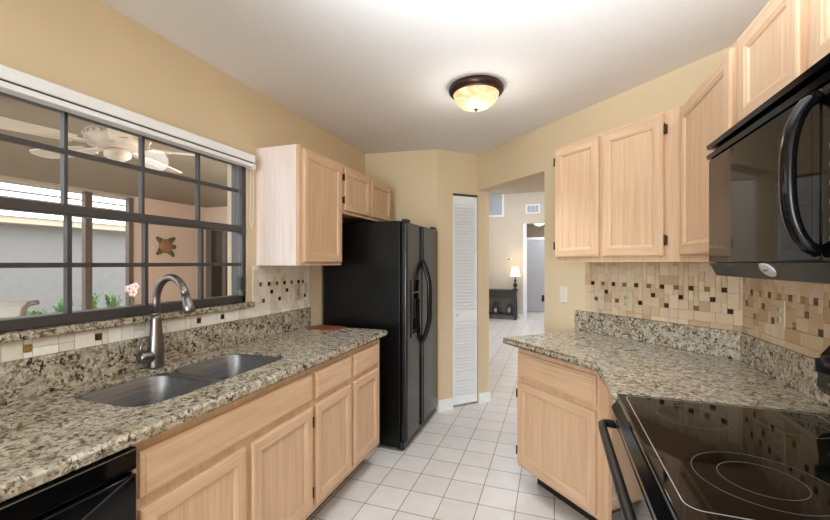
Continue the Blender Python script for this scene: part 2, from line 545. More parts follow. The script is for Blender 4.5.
k = b.build('door_knob', M['oil_bronze'], d2); k.location = (0, 0, .0)

# ---------------- window in the left wall
w = empty('window_1', (XL, 0, WZ0), 0, 'dark bronze gridded kitchen window above the sink', 'window', kind='structure')
w0 = WZ0
def wz(z): return z - w0
b = MB()
FX0, FX1 = -.09, -.008
b.box(FX0, WY1-.030, wz(1.15), FX1, WY1-.004, wz(2.005))
b.box(FX0, WY0, wz(1.148), FX1, WY1-.004, wz(1.188), 0, .003)
b.box(FX0, WY0, wz(1.965), FX1, WY1-.004, wz(2.005))
b.box(FX0+.02, WY0, wz(1.563), FX1+.004, WY1-.01, wz(1.60), 0, .003)
b.box(-.03, WY1-.05, wz(1.55), .0, WY1-.03, wz(1.585))
b.box(-.03, WY1-.05, wz(1.22), .0, WY1-.038, wz(1.30))
b.build('window_frame', M['bronze'], w)
def sash(name, xo, z0, z1, zm, ys, wd=.008):
    b = MB()
    for y in ys: b.box(xo-.012, y-wd, wz(z0), xo+.012, y+wd, wz(z1))
    b.box(xo-.010, WY0, wz(zm)-.009, xo+.010, WY1-.045, wz(zm)+.009)
    b.build(name, M['bronze'], w)
YS = [.985-.3*k for k in range(4)] + [1.286, 1.586]
sash('upper_muntins', -.034, 1.60, 1.965, 1.806, YS, .0062)
sash('lower_muntins', -.013, 1.188, 1.563, 1.372, YS, .0078)
b = MB(); b.box(-.036, WY0, wz(1.60), -.032, WY1-.045, wz(1.965)); b.build('upper_pane', M['glass'], w)
b = MB(); b.box(-.015, WY0, wz(1.188), -.011, WY1-.045, wz(1.563)); b.build('lower_pane', M['glass'], w)
b = MB()
b.box(-.13, WY0, wz(1.117), .038, 1.935, wz(1.147), 0, .008, 3)
b.build('granite_sill', M['granite'], w)

# ---------------- porch outside
struct(MB().box(-16, -4, -.12, -1.88, 12, -.06).build('ground', M['pavers']))
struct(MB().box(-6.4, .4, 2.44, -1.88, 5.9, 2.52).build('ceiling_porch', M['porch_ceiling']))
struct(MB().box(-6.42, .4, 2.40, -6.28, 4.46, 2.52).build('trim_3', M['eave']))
b = MB(); b.box(-6.42, 4.46, -.06, -6.28, 5.95, 2.44); b.box(-6.28, 5.85, -.06, -1.88, 5.95, 2.44)
struct(b.build('wall_porch', M['stucco']))
d3 = empty('door_3', (-5.95, 5.84, -.06), 0, 'dark framed patio door at the far end of the porch', 'door', kind='structure')
b = MB(); b.box(-.30, -.03, 0, -.18, 0, 2.15); b.box(.55, -.03, 0, .63, 0, 2.15); b.box(-.3, -.03, 2.07, .63, 0, 2.15); b.box(.10, -.035, 0, .18, 0, 2.07)
b.build('door_frame', M['post'], d3)
MB().box(-.18, -.012, .02, .55, -.004, 2.07).build('door_glass', M['black_gloss'], d3)

# screen enclosure beyond the porch
sc = empty('screen_enclosure', (-6.28, 0, -.06), 0, 'brown metal screen enclosure posts and roof bars beyond the porch', 'enclosure')
for y, wd in ((3.80, .045), (4.40, .035), (1.9, .045)):
    MB().box(-.06, y-wd, 0, .02, y+wd, 2.455).build('post', M['post'], sc)
for k in range(5):
    xx = -.5 - .75*k
    MB().box(xx-.015, -3, 2.49, xx+.015, 10, 2.515).build('roof_bar', M['post'], sc)
b = MB(); b.tube([(-.16, 2.6, 2.50), (-3.6, 4.2, 2.50)], .04, 8)
b.build('rafter', M['post'], sc)

nh = empty('neighbor_house', (-11, 0, -.06), 0, 'pale stucco house with cream eave beyond the screen enclosure', 'house')
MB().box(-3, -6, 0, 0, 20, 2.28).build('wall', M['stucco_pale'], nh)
MB().box(-3, -6, 2.28, .35, 20, 2.42).build('eave', M['eave'], nh)
b = MB(); b.rings([[(.4, -6, 2.42), (-3, -6, 2.42), (-3, -6, 2.52)], [(.4, 20, 2.42), (-3, 20, 2.42), (-3, 20, 2.52)]])
b.build('roof', M['roof'], nh)

# ================================================================ CABINETS
def door_mesh(x0, x1, z0, z1, th=.02, fr=.052):
    """frame-and-recessed-panel door, front towards -y"""
    b = MB()
    def ring(i, y): return [(x0+i, y, z0+i), (x1-i, y, z0+i), (x1-i, y, z1-i), (x0+i, y, z1-i)]
    R = [ring(0, 0), ring(0, -th+.006), ring(.003, -th+.002), ring(.009, -th), ring(fr-.006, -th), ring(fr-.002, -th+.003), ring(fr+.004, -th+.005), ring(fr+.007, -th+.011)]
    b.rings(R, 0, True, True, True, False, [1, 0, 1, 0])
    return b
def drawer_mesh(x0, x1, z0, z1, th=.02):
    b = MB()
    def ring(i, y): return [(x0+i, y, z0+i), (x1-i, y, z0+i), (x1-i, y, z1-i), (x0+i, y, z1-i)]
    b.rings([ring(0, 0), ring(0, -th+.008), ring(.003, -th+.006), ring(.012, -th+.004), ring(.014, -th)], 0)
    return b
def carcass(w, d, z0, z1, x0=0, open_top=True):
    b = MB()
    b.box(x0, 0, z0, x0+w, .019, z1)
    b.box(x0, .019, z0, x0+.016, d, z1); b.box(x0+w-.016, .019, z0, x0+w, d, z1)
    b.box(x0+.016, .019, z0, x0+w-.016, d, z0+.016)
    b.box(x0+.016, d-.006, z0+.016, x0+w-.016, d, z1)
    if not open_top: b.box(x0+.016, .019, z1-.016, x0+w-.016, d-.006, z1)
    return b
OAKS = [M['oak'], M['oak_h']]
def add_hinge(door, x, z):
    b = MB(); b.box(x-.006, -.016, z-.022, x+.006, -.001, z+.022, 0, .002)
    b.lathe([(.004, -.026), (.004, .026)], 8, (x, -.016, z))
    b.build('hinge', M['hinge'], door)
def cabinet(label, loc, rz, w, d, z0, z1, doors=(), drawers=(), toe=None, base=False, body=None, group=None):
    c = empty('base_cabinet' if base else 'wall_cabinet', (loc[0], loc[1], 0), rz, label, 'cabinet', group)
    (body or carcass(w, d, z0, z1, open_top=base)).build('body', M['oak'], c)
    for x0, x1, a0, a1, h in doors:
        dm = door_mesh(x0, x1, a0, a1).build('door', OAKS, c)
        if h:
            hx = x0-.0075 if h < 0 else x1+.0075
            for q in (a0+.075, a1-.075): add_hinge(dm, hx, q)
    for x0, x1, a0, a1 in drawers:
        drawer_mesh(x0, x1, a0, a1).build('drawer_front', M['oak_h'], c)
    if toe:
        MB().box(toe[0], .12, 0, toe[1], .14, z0).build('toe_kick', M['black_soft'], c)
    return c

FX = -1.13     # face frame plane of the left base run
DB, DT, WB, WT = .175, .672, .703, .838
cabinet('oak sink base cabinet with wide false drawer front beside the dishwasher', (FX, .798), L90, .885, .595, .14, .874,
        [(.012, .425, DB, DT, -1), (.457, .868, DB, DT, 1)], [(.012, .868, WB, WT)], (0, .885), True)
cabinet('oak base cabinet with two doors and two drawers beside the refrigerator', (FX, 1.683), L90, .807, .595, .14, .874,
        [(.015, .380, DB, DT, 0), (.412, .760, DB, DT, 0)], [(.015, .380, WB, WT), (.412, .760, WB, WT)], (0, .807), True)
cabinet('oak base cabinet on the near side of the dishwasher', (FX, -.25), L90, .43, .595, .14, .874,
        [(.012, .418, DB, DT, 0)], [(.012, .418, WB, WT)], (0, .43), True)

# left wall cabinets
c = cabinet('tall oak wall cabinet with glare-paled side between window and refrigerator', (-1.42, 1.985), L90, .49, .309, 1.365, 2.085,
        [(.03, .475, 1.385, 2.065, 0)])
MB().box(-.003, .02, 1.365, 0, .309, 2.085).build('side_glare_skin', M['glare_side'], c)  # thin skin carrying the painted glare on the cabinet's near side
cabinet('short oak wall cabinet with two small doors above the refrigerator', (-1.42, 2.477), L90, .90, .309, 1.735, 2.085,
        [(.025, .435, 1.755, 2.065, -1), (.455, .87, 1.755, 2.065, 0)])

# diagonal wall cabinets: local origin at the left front corner of the face frame
cf = 2.69+.02*S2
s0 = -1.906
def dpt(s, c): return ((c + s*S2)/2, (c - s*S2)/2)
DLOC = dpt(s0, cf)
cabinet('oak wall cabinet with two doors on the angled wall beside the doorway', DLOC, D45, .7755, (3.16-cf)/S2-.001, 1.385, 2.115,
        [(.012, .338, 1.415, 2.10, -1), (.362, .705, 1.415, 2.10, 1)])
# right wall cabinets
RX = .56
cabinet('oak wall cabinet with one tall door between the angled corner and the microwave', (RX, 2.157), R90, .627, .299, 1.385, 2.10,
        [(.055, .602, 1.415, 2.08, 0)])
cabinet('short oak wall cabinet with two doors directly above the microwave', (RX, 1.529), R90, .76, .299, 1.782, 2.10,
        [(.03, .355, 1.80, 2.08, 0), (.395, .735, 1.80, 2.08, 0)])

# diagonal base cabinet
cb = 2.30+.02*S2
BL = dpt(-1.94, cb)
k = Matrix.Rotation(-D45, 3, 'Z')
def tol(p): q = k @ Vector((p[0]-BL[0], p[1]-BL[1], 0)); return (q.x, q.y)
BEND = (.248, cb-.248)
poly = [tol(p) for p in (BL, BEND, (.248, 1.558), (.857, 1.558), (.857, 2.295), (.168+.02, 2.962))]
bb = MB(); bb.prism(poly, .125, .874)
c = cabinet('oak corner base cabinet with one drawer and one door on the angled run', BL, D45, .66, .5, .125, .874,
        [(.012, .580, .15, .652, -1)], [(.012, .580, .685, .828)], None, True, bb)
tk = [tol(p) for p in (dpt(-1.90, cb+.17), (.36, cb+.17-.36), (.36, 1.56), (.39, 1.56), (.39, cb+.20-.39), dpt(-1.90, cb+.20))]
b = MB(); b.prism(tk, 0, .125); b.build('toe_kick', M['black_soft'], c)

# ================================================================ COUNTERTOPS
ct = empty('countertop', (XL, 0, .875), 0, 'long granite countertop holding the double sink under the window', 'countertop')
slab = MB().prism([(.001, -.25), (.640, -.25), (.640, 2.54), (.001, 2.54)], 0, .04, 0, .012).build('slab', M['granite'], ct)
SX0, SX1, SY0, SY1 = .112, .492, .895, 1.668
cutter = MB().prism(rrect(SX0, SY0, SX1, SY1, .085, 8), -.1, .2).build('cutter', M['granite'], ct)
cut(slab, cutter)
MB().box(.001, -.25, .04, .021, 2.535, .175, 0, .003).build('upstand', M['granite'], ct)

c2 = empty('countertop', (0, 0, .875), 0, 'granite countertop on the angled corner between doorway and range', 'countertop')
TIP = (.168-.4675, 2.992-.4675)
MB().prism([(.1675, 2.9915), TIP, (.2, 2.025), (.2, 1.558), (.8585, 1.558), (.8585, 2.2995)], 0, .04, 0, .012).build('slab', M['granite'], c2)
b = MB()
b.prism([(.155, 3.004), (.140, 2.989), (.839, 2.290), (.859, 2.300)], .04, .175, 0, .003)
b.prism([(.859, 2.298), (.839, 2.289), (.839, 1.56), (.859, 1.56)], .04, .175, 0, .003)
b.build('upstand', M['granite'], c2)

# loose granite board at the near end
MB().prism(rrect(-1.66, .25, -1.42, .735, .02, 4), .9155, .9355, 0, .004).build('granite_board', M['granite'], None, origin=(-1.54, .5, .9155))
tag(bpy.data.objects['granite_board'], 'loose granite slab lying on the countertop left of the sink', 'board')
t = empty('booklet', (-1.52, 2.46, .9155), -.05, 'flat red-brown booklet on the counter end beside the refrigerator', 'booklet')
MB().box(-.13, -.07, 0, .11, .07, .008, 0, .002).build('cover', M['red'], t)

# ================================================================ TILE BACKSPLASH
U = .0258
def tiles(name, label, loc, rz, regions, accents, mats, z0, zrow=1.2465):
    t = empty(name, (loc[0], loc[1], z0), rz, label, 'backsplash')
    b = MB(); g = MB()
    for (x0, x1, za, zb) in regions:
        g.box(x0, -.005, za-z0, x1, -.0005, zb-z0)
        # grid aligned so accents sit on whole cells
        zoff = (zrow-U/2) - za
        j0 = -math.ceil(zoff/U)
        nx = int((x1-x0)/U)+1
        nz = int((zb-za)/U)+2
        zst = zrow-U/2 + j0*U
        taken = {}
        acc = {}
        for (ax, az, kk) in accents:
            if x0-.01 <= ax <= x1+.01 and za-.01 <= az <= zb+.01:
                i = int(round((ax-x0)/U-.5)); j = int(round((az-zst)/U-.5))
                acc[(i, j)] = 4 if kk == 'd' else 5
        for ij in acc: taken[ij] = 1
        def put(i, j, a, c, m):
            xa, xb = max(x0, x0+i*U+.0007), min(x1, x0+(i+a)*U-.0007)
            ya, yb = max(za, zst+j*U+.0007), min(zb, zst+(j+c)*U-.0007)
            if xb-xa < .004 or yb-ya < .004: return
            b.box(xa, -.011, ya-z0, xb, -.004, yb-z0, m, .0012, 1)
        for (i, j), m in acc.items(): put(i, j, 1, 1, m)
        for j in range(nz):
            for i in range(nx):
                if (i, j) in taken: continue
                opts = [(2, 2)]*7 + [(2, 4)] + [(2, 3)]*2 + [(3, 2)]*3 + [(4, 2)] + [(1, 2)]
                random.shuffle(opts)
                opts.append((1, 1))
                for a, c_ in opts:
                    cells = [(i+p, j+q) for p in range(a) for q in range(c_)]
                    if all(cc not in taken for cc in cells) and i+a <= nx and j+c_ <= nz: break
                for cc in cells: taken[cc] = 1
                put(i, j, a, c_, random.choices((0, 1, 2, 3), (3, 4, 2, 1))[0])
    g.build('grout', M['grout'], t)
    b.build('mosaic_tiles', mats + [ACC_D, ACC_G], t)
    return t
ACD = [(0.054, 1.247, 'd'), (0.131, 1.246, 'g'), (0.208, 1.246, 'd'), (0.285, 1.247, 'g'), (0.364, 1.245, 'd'), (0.443, 1.246, 'g'), (0.522, 1.244, 'd'), (0.597, 1.245, 'g'), (0.677, 1.247, 'd'), (0.755, 1.247, 'g'), (0.833, 1.246, 'd'), (0.156, 1.198, 'd'), (0.468, 1.195, 'd'), (0.625, 1.197, 'd'), (0.39, 1.143, 'd'), (0.549, 1.145, 'd'), (0.079, 1.145, 'g'), (0.235, 1.146, 'g'), (0.702, 1.144, 'g'), (0.781, 1.197, 'd'), (0.86, 1.145, 'd')]
ACR = [(0.103, 1.249, 'd'), (0.182, 1.25, 'g'), (0.261, 1.25, 'd'), (0.335, 1.25, 'g'), (0.410, 1.253, 'd'), (0.487, 1.253, 'g'), (0.562, 1.253, 'd'), (0.640, 1.254, 'g'), (.717, 1.25, 'd'), (0.044, 1.198, 'd'), (0.21, 1.199, 'd'), (0.125, 1.145, 'g'), (0.281, 1.145, 'd'), (0.51, 1.2, 'd'), (0.429, 1.145, 'g'), (0.588, 1.145, 'd')]
ACL = [(2.006, 1.24, 'g'), (2.083, 1.239, 'd'), (2.160, 1.239, 'g'), (2.237, 1.238, 'd'), (2.315, 1.24, 'g'), (2.392, 1.238, 'd'), (2.46, 1.238, 'g'), (2.107, 1.19, 'd'), (2.275, 1.188, 'd'), (2.182, 1.14, 'd'), (2.033, 1.141, 'g'), (2.475, 1.139, 'd')]
ACW = [(0.853, 1.082, 'g'), (1.079, 1.082, 'd'), (1.555, 1.082, 'd'), (1.709, 1.082, 'd')]
tiles('tile_backsplash', 'beige mosaic tile backsplash on the angled wall under the two-door wall cabinet', (.21, 2.95), D45, [(0, .9185, 1.0505, 1.384)], ACD, TRAV, 1.05)
tiles('tile_backsplash', 'tan mosaic tile backsplash behind the range and microwave', (XR, 2.296), R90, [(0.004, .60, 1.0505, 1.384), (.60, 1.55, 1.0505, 1.336)], ACR, TRAV, 1.05)
tiles('tile_backsplash', 'whitish mosaic tile backsplash below the window and the left wall cabinet', (XL, 0), L90, [(1.945, 2.53, 1.0505, 1.364)], ACL, TRAVW, 1.05)
t3 = [x for x in C.objects if x.name.startswith('tile_backsplash') and x.type == 'EMPTY'][-1]
# strip under the sill joins the same backsplash
b = MB(); g = MB(); g.box(-.25, -.005, 0.0005, 1.945, -.0005, .066)
x = -.25
cells = sorted(a[0] for a in ACW)
while x < 1.94:
    wd = random.choice((U, 2*U, 2*U, 3*U, 4*U))
    hit = [a for a in ACW if x-.001 <= a[0] < x+wd+.02]
    if hit:
        a = hit[0]; xa = a[0]-U/2
        if xa > x+.004: b.box(x+.001, -.011, .001, xa-.001, -.004, .065, random.choice((0, 0, 1, 2)), .0012, 1)
        b.box(xa+.001, -.011, .021, xa+U-.001, -.004, .021+U, 4 if a[2] == 'd' else 5, .0012, 1)
        b.box(xa+.001, -.011, .001, xa+U-.001, -.004, .019, 0, .0012, 1)
        b.box(xa+.001, -.011, .049, xa+U-.001, -.004, .065, 1, .0012, 1)
        x = xa+U
    else:
        e = min(x+wd, 1.944)
        if random.random() < .4:
            b.box(x+.001, -.011, .001, e-.001, -.004, .032, random.choice((0, 0, 1, 2)), .0012, 1)
            b.box(x+.001, -.011, .034, e-.001, -.004, .065, random.choice((0, 0, 1, 2)), .0012, 1)
        else: b.box(x+.001, -.011, .001, e-.001, -.004, .065, random.choice((0, 0, 1, 2)), .0012, 1)
        x = e
g.build('grout', M['grout'], t3)
b.build('sill_tiles', TRAVW + [ACC_D, ACC_G], t3)

# ================================================================ SINK AND FAUCET
sk = empty('double_sink', (XL, 0, .903), 0, 'brushed steel double bowl sink set into the granite countertop', 'sink')
def bowl(y0, y1, dep):
    def ring(i, z, r): return [(x, y, z) for x, y in rrect(SX0+.004+i, y0+i, SX1-.004-i, y1-i, r, 6)]
    b = MB()
    b.rings([ring(-.003, -.003, .08), ring(0, 0, .078), ring(.004, -.006, .074), ring(.012, -dep+.03, .06), ring(.022, -dep+.008, .05), ring(.045, -dep, .04)], 0, True, False, True, True)
    return b.build('bowl', M['steel'], sk, fix=True)
for y0, y1 in ((SY0+.004, 1.252), (1.282, SY1-.004)):
    o = bowl(y0, y1, .19)
    b = MB(); b.lathe([(.045, .002), (.04, .004), (.03, .001), (.012, -.001)], 18, ((SX0+SX1)/2, (y0+y1)/2, -.19))
    b.build('drain', M['nickel'], o)
MB().box(SX0+.006, 1.247, -.012, SX1-.006, 1.287, -.003, 0, .003).build('divider', M['steel'], sk)

fx, fy = -1.676, 1.288
fc = empty('kitchen_faucet', (fx, fy, .9152), -.12, 'tall brushed nickel gooseneck faucet standing behind the sink', 'faucet')
b = MB(); b.lathe([(.0315, 0), (.032, .006), (.031, .02), (.0315, .05), (.0315, .085), (.029, .115), (.0245, .16), (.0205, .215), (.0195, .235)], 24)
b.build('base', M['nickel'], fc)
pts = [(0, 0, .235), (0, 0, .29)]
R = .106
for k in range(1, 15):
    a = PI - k*PI*.90/14
    pts.append((R + R*math.cos(a), 0, .29 + R*1.06*math.sin(a)))
b = MB(); b.tube(pts, [.0168]*2 + [.0160]*(len(pts)-2), 14)
b.lathe([(.0200, .233), (.0206, .238), (.0200, .243)], 20)
b.build('spout', M['nickel'], fc)
e = Vector(pts[-1]); d = (e-Vector(pts[-2])).normalized()
b = MB(); b.tube([e-d*.004, e+d*.02, e+d*.04, e+d*.068, e+d*.072], [.0172, .0180, .021, .0245, .021], 16)
b.build('spray_head', M['nickel'], fc)
b = MB(); b.tube([(0, -.01, .05), (0, -.03, .052), (0, -.05, .055), (0, -.066, .058), (0, -.072, .059)], [.024, .028, .028, .026, .018], 16)
b.tube([(.0, -.058, .06), (.004, -.066, .09), (.006, -.064, .125)], [.010, .0075, .006], 10)
b.build('lever_handle', M['nickel'], fc)

# ================================================================ DISHWASHER
dw = empty('dishwasher', (-1.105, .192, 0), L90, 'glossy black dishwasher built in under the countertop', 'dishwasher')
MB().box(0, .03, .1, .598, .57, .865).build('body', M['black_soft'], dw)
MB().box(.0, -.004, .805, .598, .03, .866, 0, .003).build('control_panel', M['black_gloss'], dw)
b = MB(); b.box(.002, -.008, .12, .596, .03, .795, 0, .006)
door = b.build('door', M['black'], dw)
b = MB(); b.box(.002, -.0065, .8605, .596, -.003, .8625)
b.build('highlight_strip', M['grey_mark'], dw)  # highlight along the panel's top edge, put in as a grey strip
b = MB()
pts = [(.02+.56*k/16, -.010, .795 - .075*math.sin(PI*k/16)) for k in range(17)]
b.tube(pts, .004, 6); b.build('handle_lip', M['black_gloss'], door)
b = MB()
for k in range(4): b.box(.16+k*.045, -.0095, .765, .185+k*.045, -.0075, .77)
b.build('button_marks', M['grey_mark'], door)
MB().box(0, .07, 0, .598, .09, .1).build('toe_kick', M['black_soft'], dw)

# ================================================================ REFRIGERATOR
fr = empty('refrigerator', (-1.06, 2.70, 0), L90, 'black side-by-side refrigerator with ice dispenser at the end of the counter', 'refrigerator')
MB().box(0, 0, .02, .82, .65, 1.69, 0, .006).build('body', M['pebble'], fr)
fd = MB().box(0, -.055, .075, .338, -.004, 1.682, 0, .016, 4).build('freezer_door', M['fridge_door'], fr)
cutter = MB().box(.095, -.2, .845, .265, -.012, 1.10).build('cutter', M['fridge_door'], fr)
cut(fd, cutter)
MB().box(.346, -.055, .075, .82, -.004, 1.682, 0, .016, 4).build('fridge_door', M['fridge_door'], fr)
dp = MB(); dp.box(.080, -.062, .82, .094, -.054, 1.25); dp.box(.266, -.062, .82, .28, -.054, 1.25); dp.box(.094, -.062, .82, .266, -.054, .845)
dp.box(.094, -.062, 1.10, .266, -.054, 1.25, 0, .002)
o = dp.build('dispenser_frame', M['black_gloss'], fd)
b = MB(); b.box(.097, -.05, .848, .263, -.013, .855); b.build('drip_tray', M['black_soft'], o)
for x_ in (.14, .195): MB().box(x_, -.045, .95, x_+.025, -.02, 1.095).build('dispenser_lever', M['black_soft'], o)
b = MB()
for k in range(5): b.box(.11+k*.03, -.0635, 1.15, .128+k*.03, -.0615, 1.162)
b.build('dispenser_buttons', M['grey_mark'], o)
def fhandle(x, name='handle'):
    pts = []
    for k in range(19):
        u = k/18
        z = .74 + u*.66
        s = math.sin(PI*u)
        pts.append((x, -.058-.062*min(1, s*1.25)**.8, z))
    b = MB(); b.tube(pts, .014, 10, flat=.8)
    b.box(x-.014, -.066, 1.38, x+.014, -.05, 1.67, 0, .004); b.box(x-.014, -.066, .085, x+.014, -.05, .76, 0, .004)
    return b
fhandle(.318).build('handle', M['black'], fr)
fhandle(.366).build('handle', M['black'], fr)
b = MB()
b.box(0, -.03, .012, .82, -.001, .068)
b.build('base_grille', M['black_soft'], fr)
for x_ in (.02, .72): MB().box(x_, -.045, 1.684, x_+.08, -.002, 1.705, 0, .004).build('hinge_cover', M['black_soft'], fr)
MB().box(.745, -.0575, 1.60, .775, -.0545, 1.61).build('badge', M['grey_mark'], fr)
for x_ in (.05, .77):
    for y_ in (.0, .5): MB().box(x_-.02, y_, 0, x_+.02, y_+.04, .021).build('foot', M['black_soft'], fr)

# ================================================================ RANGE
rg = empty('electric_range', (.215, 1.553, 0), R90, 'black glass-top electric range below the microwave', 'range')
MB().box(.003, .02, .03, .757, .628, .895).build('body', M['black_soft'], rg)
ck = MB().box(0, -.005, .897, .76, .60, .922, 0, .005, 2).build('cooktop', M['black_gloss'], rg)
def ring_mark(cx, cy, r, w_=.0011):
    b = MB(); n = 56
    R_ = [[(cx+(r+d)*math.cos(2*PI*i/n), cy+(r+d)*math.sin(2*PI*i/n), z) for i in range(n)] for d, z in ((-w_, .9221), (-w_, .9224), (w_, .9224), (w_, .9221), (-w_, .9221))]
    b.rings(R_, 0, True, False, False)
    b.build('burner_ring', M['ring'], ck)
for cx, cy, r in ((.165, .175, .092), (.155, .42, .078), (.52, .20, .122), (.52, .20, .075), (.56, .44, .09)): ring_mark(cx, cy, r)
path = rrect(.018, .018, .69, .535, .03, 6)
b = MB(); n = len(path)
inn = rrect(.0202, .0202, .6878, .5328, .028, 6)
b.rings([[(x, y, .9221) for x, y in path], [(x, y, .9224) for x, y in path], [(x, y, .9224) for x, y in inn], [(x, y, .9221) for x, y in inn]], 0, True, False, False)
b.build('edge_line', M['white_mark'], ck)
b = MB(); b.rings([[(0, -.005, .897), (0, -.022, .872), (0, -.022, .86), (0, .02, .86), (0, .02, .897)], [(.76, -.005, .897), (.76, -.022, .872), (.76, -.022, .86), (.76, .02, .86), (.76, .02, .897)]])
b.build('front_trim', M['black'], rg)
dr_ = MB().box(.006, -.022, .19, .754, .018, .855, 0, .006).build('oven_door', M['black_gloss'], rg)
MB().box(.006, -.018, .035, .754, .018, .18, 0, .006).build('storage_drawer', M['black_gloss'], rg)
b = MB()
b.tube([(.045, -.018, .826), (.045, -.036, .828), (.05, -.050, .829), (.065, -.058, .830), (.11, -.060, .830), (.65, -.060, .830), (.695, -.058, .830), (.71, -.050, .829), (.715, -.036, .828), (.715, -.018, .826)], .0135, 12)
b.build('handle', M['black_soft'], dr_)
bgd = MB(); bgd.rings([[(0, .605, .90), (0, .605, .975), (0, .560, .985), (0, .546, 1.005), (0, .556, 1.10), (0, .578, 1.13), (0, .62, 1.13), (0, .630, 1.10), (0, .630, .90)], [(.76, .605, .90), (.76, .605, .975), (.76, .560, .985), (.76, .546, 1.005), (.76, .556, 1.10), (.76, .578, 1.13), (.76, .62, 1.13), (.76, .630, 1.10), (.76, .630, .90)]])
bo = bgd.build('control_panel', M['black'], rg)
for x_ in (.06, .14, .62, .70):
    b = MB(); b.lathe([(.028, .003), (.028, -.012), (.022, -.028), (.004, -.03)], 18, (x_, .554, 1.08), axis='y'); b.box(x_-.004, .514, 1.06, x_+.004, .529, 1.10)
    kb = b.build('knob', M['black_soft'], bo)
for x_ in (.055, .135): MB().box(x_, .5455, 1.02, x_+.02, .5485, 1.027).build('knob_mark', M['grey_mark'], bo)
for x_ in (.04, .72):
    for y_ in (.06, .58): MB().lathe([(.02, 0), (.02, .03)], 10, (x_, y_, 0)).build('foot', M['black_soft'], rg)

# ================================================================ MICROWAVE
mw = empty('microwave', (.475, 1.528, 0), R90, 'black over-the-range microwave with bowed handle and oval badge', 'microwave')
MB().box(0, .022, 1.352, .757, .384, 1.778).build('body', M['black_soft'], mw)
md = MB().box(0, 0, 1.382, .572, .022, 1.712, 0, .004).build('door', M['black_gloss'], mw)
b = MB(); b.box(.05, -.0004, 1.42, .545, .0, 1.68)
b.build('door_window', M['black_gloss'], md)
pts = []
for k in range(25):
    u = k/24
    s = max(0, 1-abs(2*u-1)**2.6)
    pts.append((.572, -.004-.046*s**.6, 1.400+.295*u))
b = MB(); b.tube(pts, .0125, 12, flat=1.3)
b.build('handle', M['black'], md)
cp = MB().box(.575, 0, 1.382, .757, .022, 1.712, 0, .004).build('control_panel', M['black_gloss'], mw)
for r_ in range(6):
    for c_ in range(3): MB().box(.60+c_*.045, -.0012, 1.42+r_*.034, .622+c_*.045, .0, 1.428+r_*.034).build('button', M['white_mark'], cp)
MB().box(.60, -.0012, 1.64, .73, 0, 1.68).build('display', M['black'], cp)
b = MB(); b.rings([[(0, .022, 1.340), (0, .002, 1.380), (0, .03, 1.380), (0, .30, 1.340)], [(.757, .022, 1.340), (.757, .002, 1.380), (.757, .03, 1.380), (.757, .30, 1.340)]])
lp = b.build('lower_panel', M['black'], mw)
b = MB(); b.lathe([(.025, .003), (.025, -.001), (.021, -.003), (.001, -.0035)], 24, (.353, 0, 1.363), axis='y')
for v in b.bm.verts: v.co.y += .009 - (v.co.z-1.363)*.4; v.co.z = 1.363 + (v.co.z-1.363)*.66; v.co.x = .353 + (v.co.x-.353)*1.3
o = b.build('oval_badge', M['chrome'], lp)
b = MB()
for k, (w_, h_) in enumerate(((.003, .007), (.0035, .005), (.003, .007), (.004, .004))):
    b.box(.3425+k*.0055, .0045, 1.3615-h_/2+.0015, .3425+k*.0055+w_, .0065, 1.3615+h_/2+.0015)
b.build('badge_mark', M['grey_mark'], o)
b = MB()
for zz in (1.714, 1.746):
    b.rings([[(-.001, -.002, zz), (-.001, -.007, zz+.012), (-.001, .01, zz+.026), (-.001, .022, zz+.026), (-.001, .022, zz)],
             [(.758, -.002, zz), (.758, -.007, zz+.012), (.758, .01, zz+.026), (.758, .022, zz+.026), (.758, .022, zz)]])
b.build('vent_grille', M['black'], mw)

# ================================================================ SMALL WALL THINGS
def outlet(name, label, cat, loc, rz, kind, mat='plate'):
    t = empty(name, loc, rz, label, cat)
    MB().box(-.036, -.006, -.058, .036, 0, .058, 0, .002).build('plate', M[mat], t)
    if kind == 'outlet':
        for s in (-1, 1):
            b = MB(); b.lathe([(.0165, -.006), (.0165, -.008), (.001, -.008)], 16, (0, 0, s*.02), axis='y')
            so = b.build('socket', M[mat], t)
            b = MB(); b.box(-.007, -.0086, s*.02-.004, -.005, -.0078, s*.02+.006); b.box(.005, -.0086, s*.02-.004, .007, -.0078, s*.02+.005)
            b.build('slots', M['socket'], so)
    else:
        MB().box(-.016, -.009, -.033, .016, -.005, .033, 0, .002).build('rocker', M[mat], t)
    return t
q = .011/S2
outlet('wall_outlet', 'beige outlet in the backsplash on the angled wall', 'outlet', (.434-q, 2.726-q, 1.148), D45, 'outlet')
outlet('wall_outlet', 'beige outlet in the backsplash beside the range', 'outlet', (XR-.011, 2.296-.34, 1.176), R90, 'outlet')
outlet('wall_outlet', 'pale outlet in the backsplash under the left wall cabinet', 'outlet', (XL+.011, 2.372, 1.172), L90, 'outlet')
outlet('light_switch', 'white rocker light switch on the yellow wall beside the doorway', 'light switch', (.072, CD-.072, 1.15), D45, 'switch', 'plate_w')

# window blind cassette
bl = empty('roller_blind', (XL, 0, 1.945), 0, 'white roller blind cassette across the top of the kitchen window', 'blind')
MB().box(.0015, -.35, .028, .062, 1.905, .072, 0, .004).build('cassette', M['white'], bl)
MB().box(.012, -.35, .022, .055, 1.895, .028).build('gap', M['socket'], bl)
MB().box(.006, -.35, 0, .058, 1.90, .022, 0, .004).build('bottom_bar', M['white'], bl)
b = MB(); b.tube([(.02, 1.915, .02), (.012, 1.915, -.30), (.012, 1.925, -.36), (.012, 1.94, -.30), (.02, 1.935, .02)], .0016, 6); b.box(.0015, 1.905, .0, .03, 1.945, .03)
b.build('pull_chain', M['white'], bl)

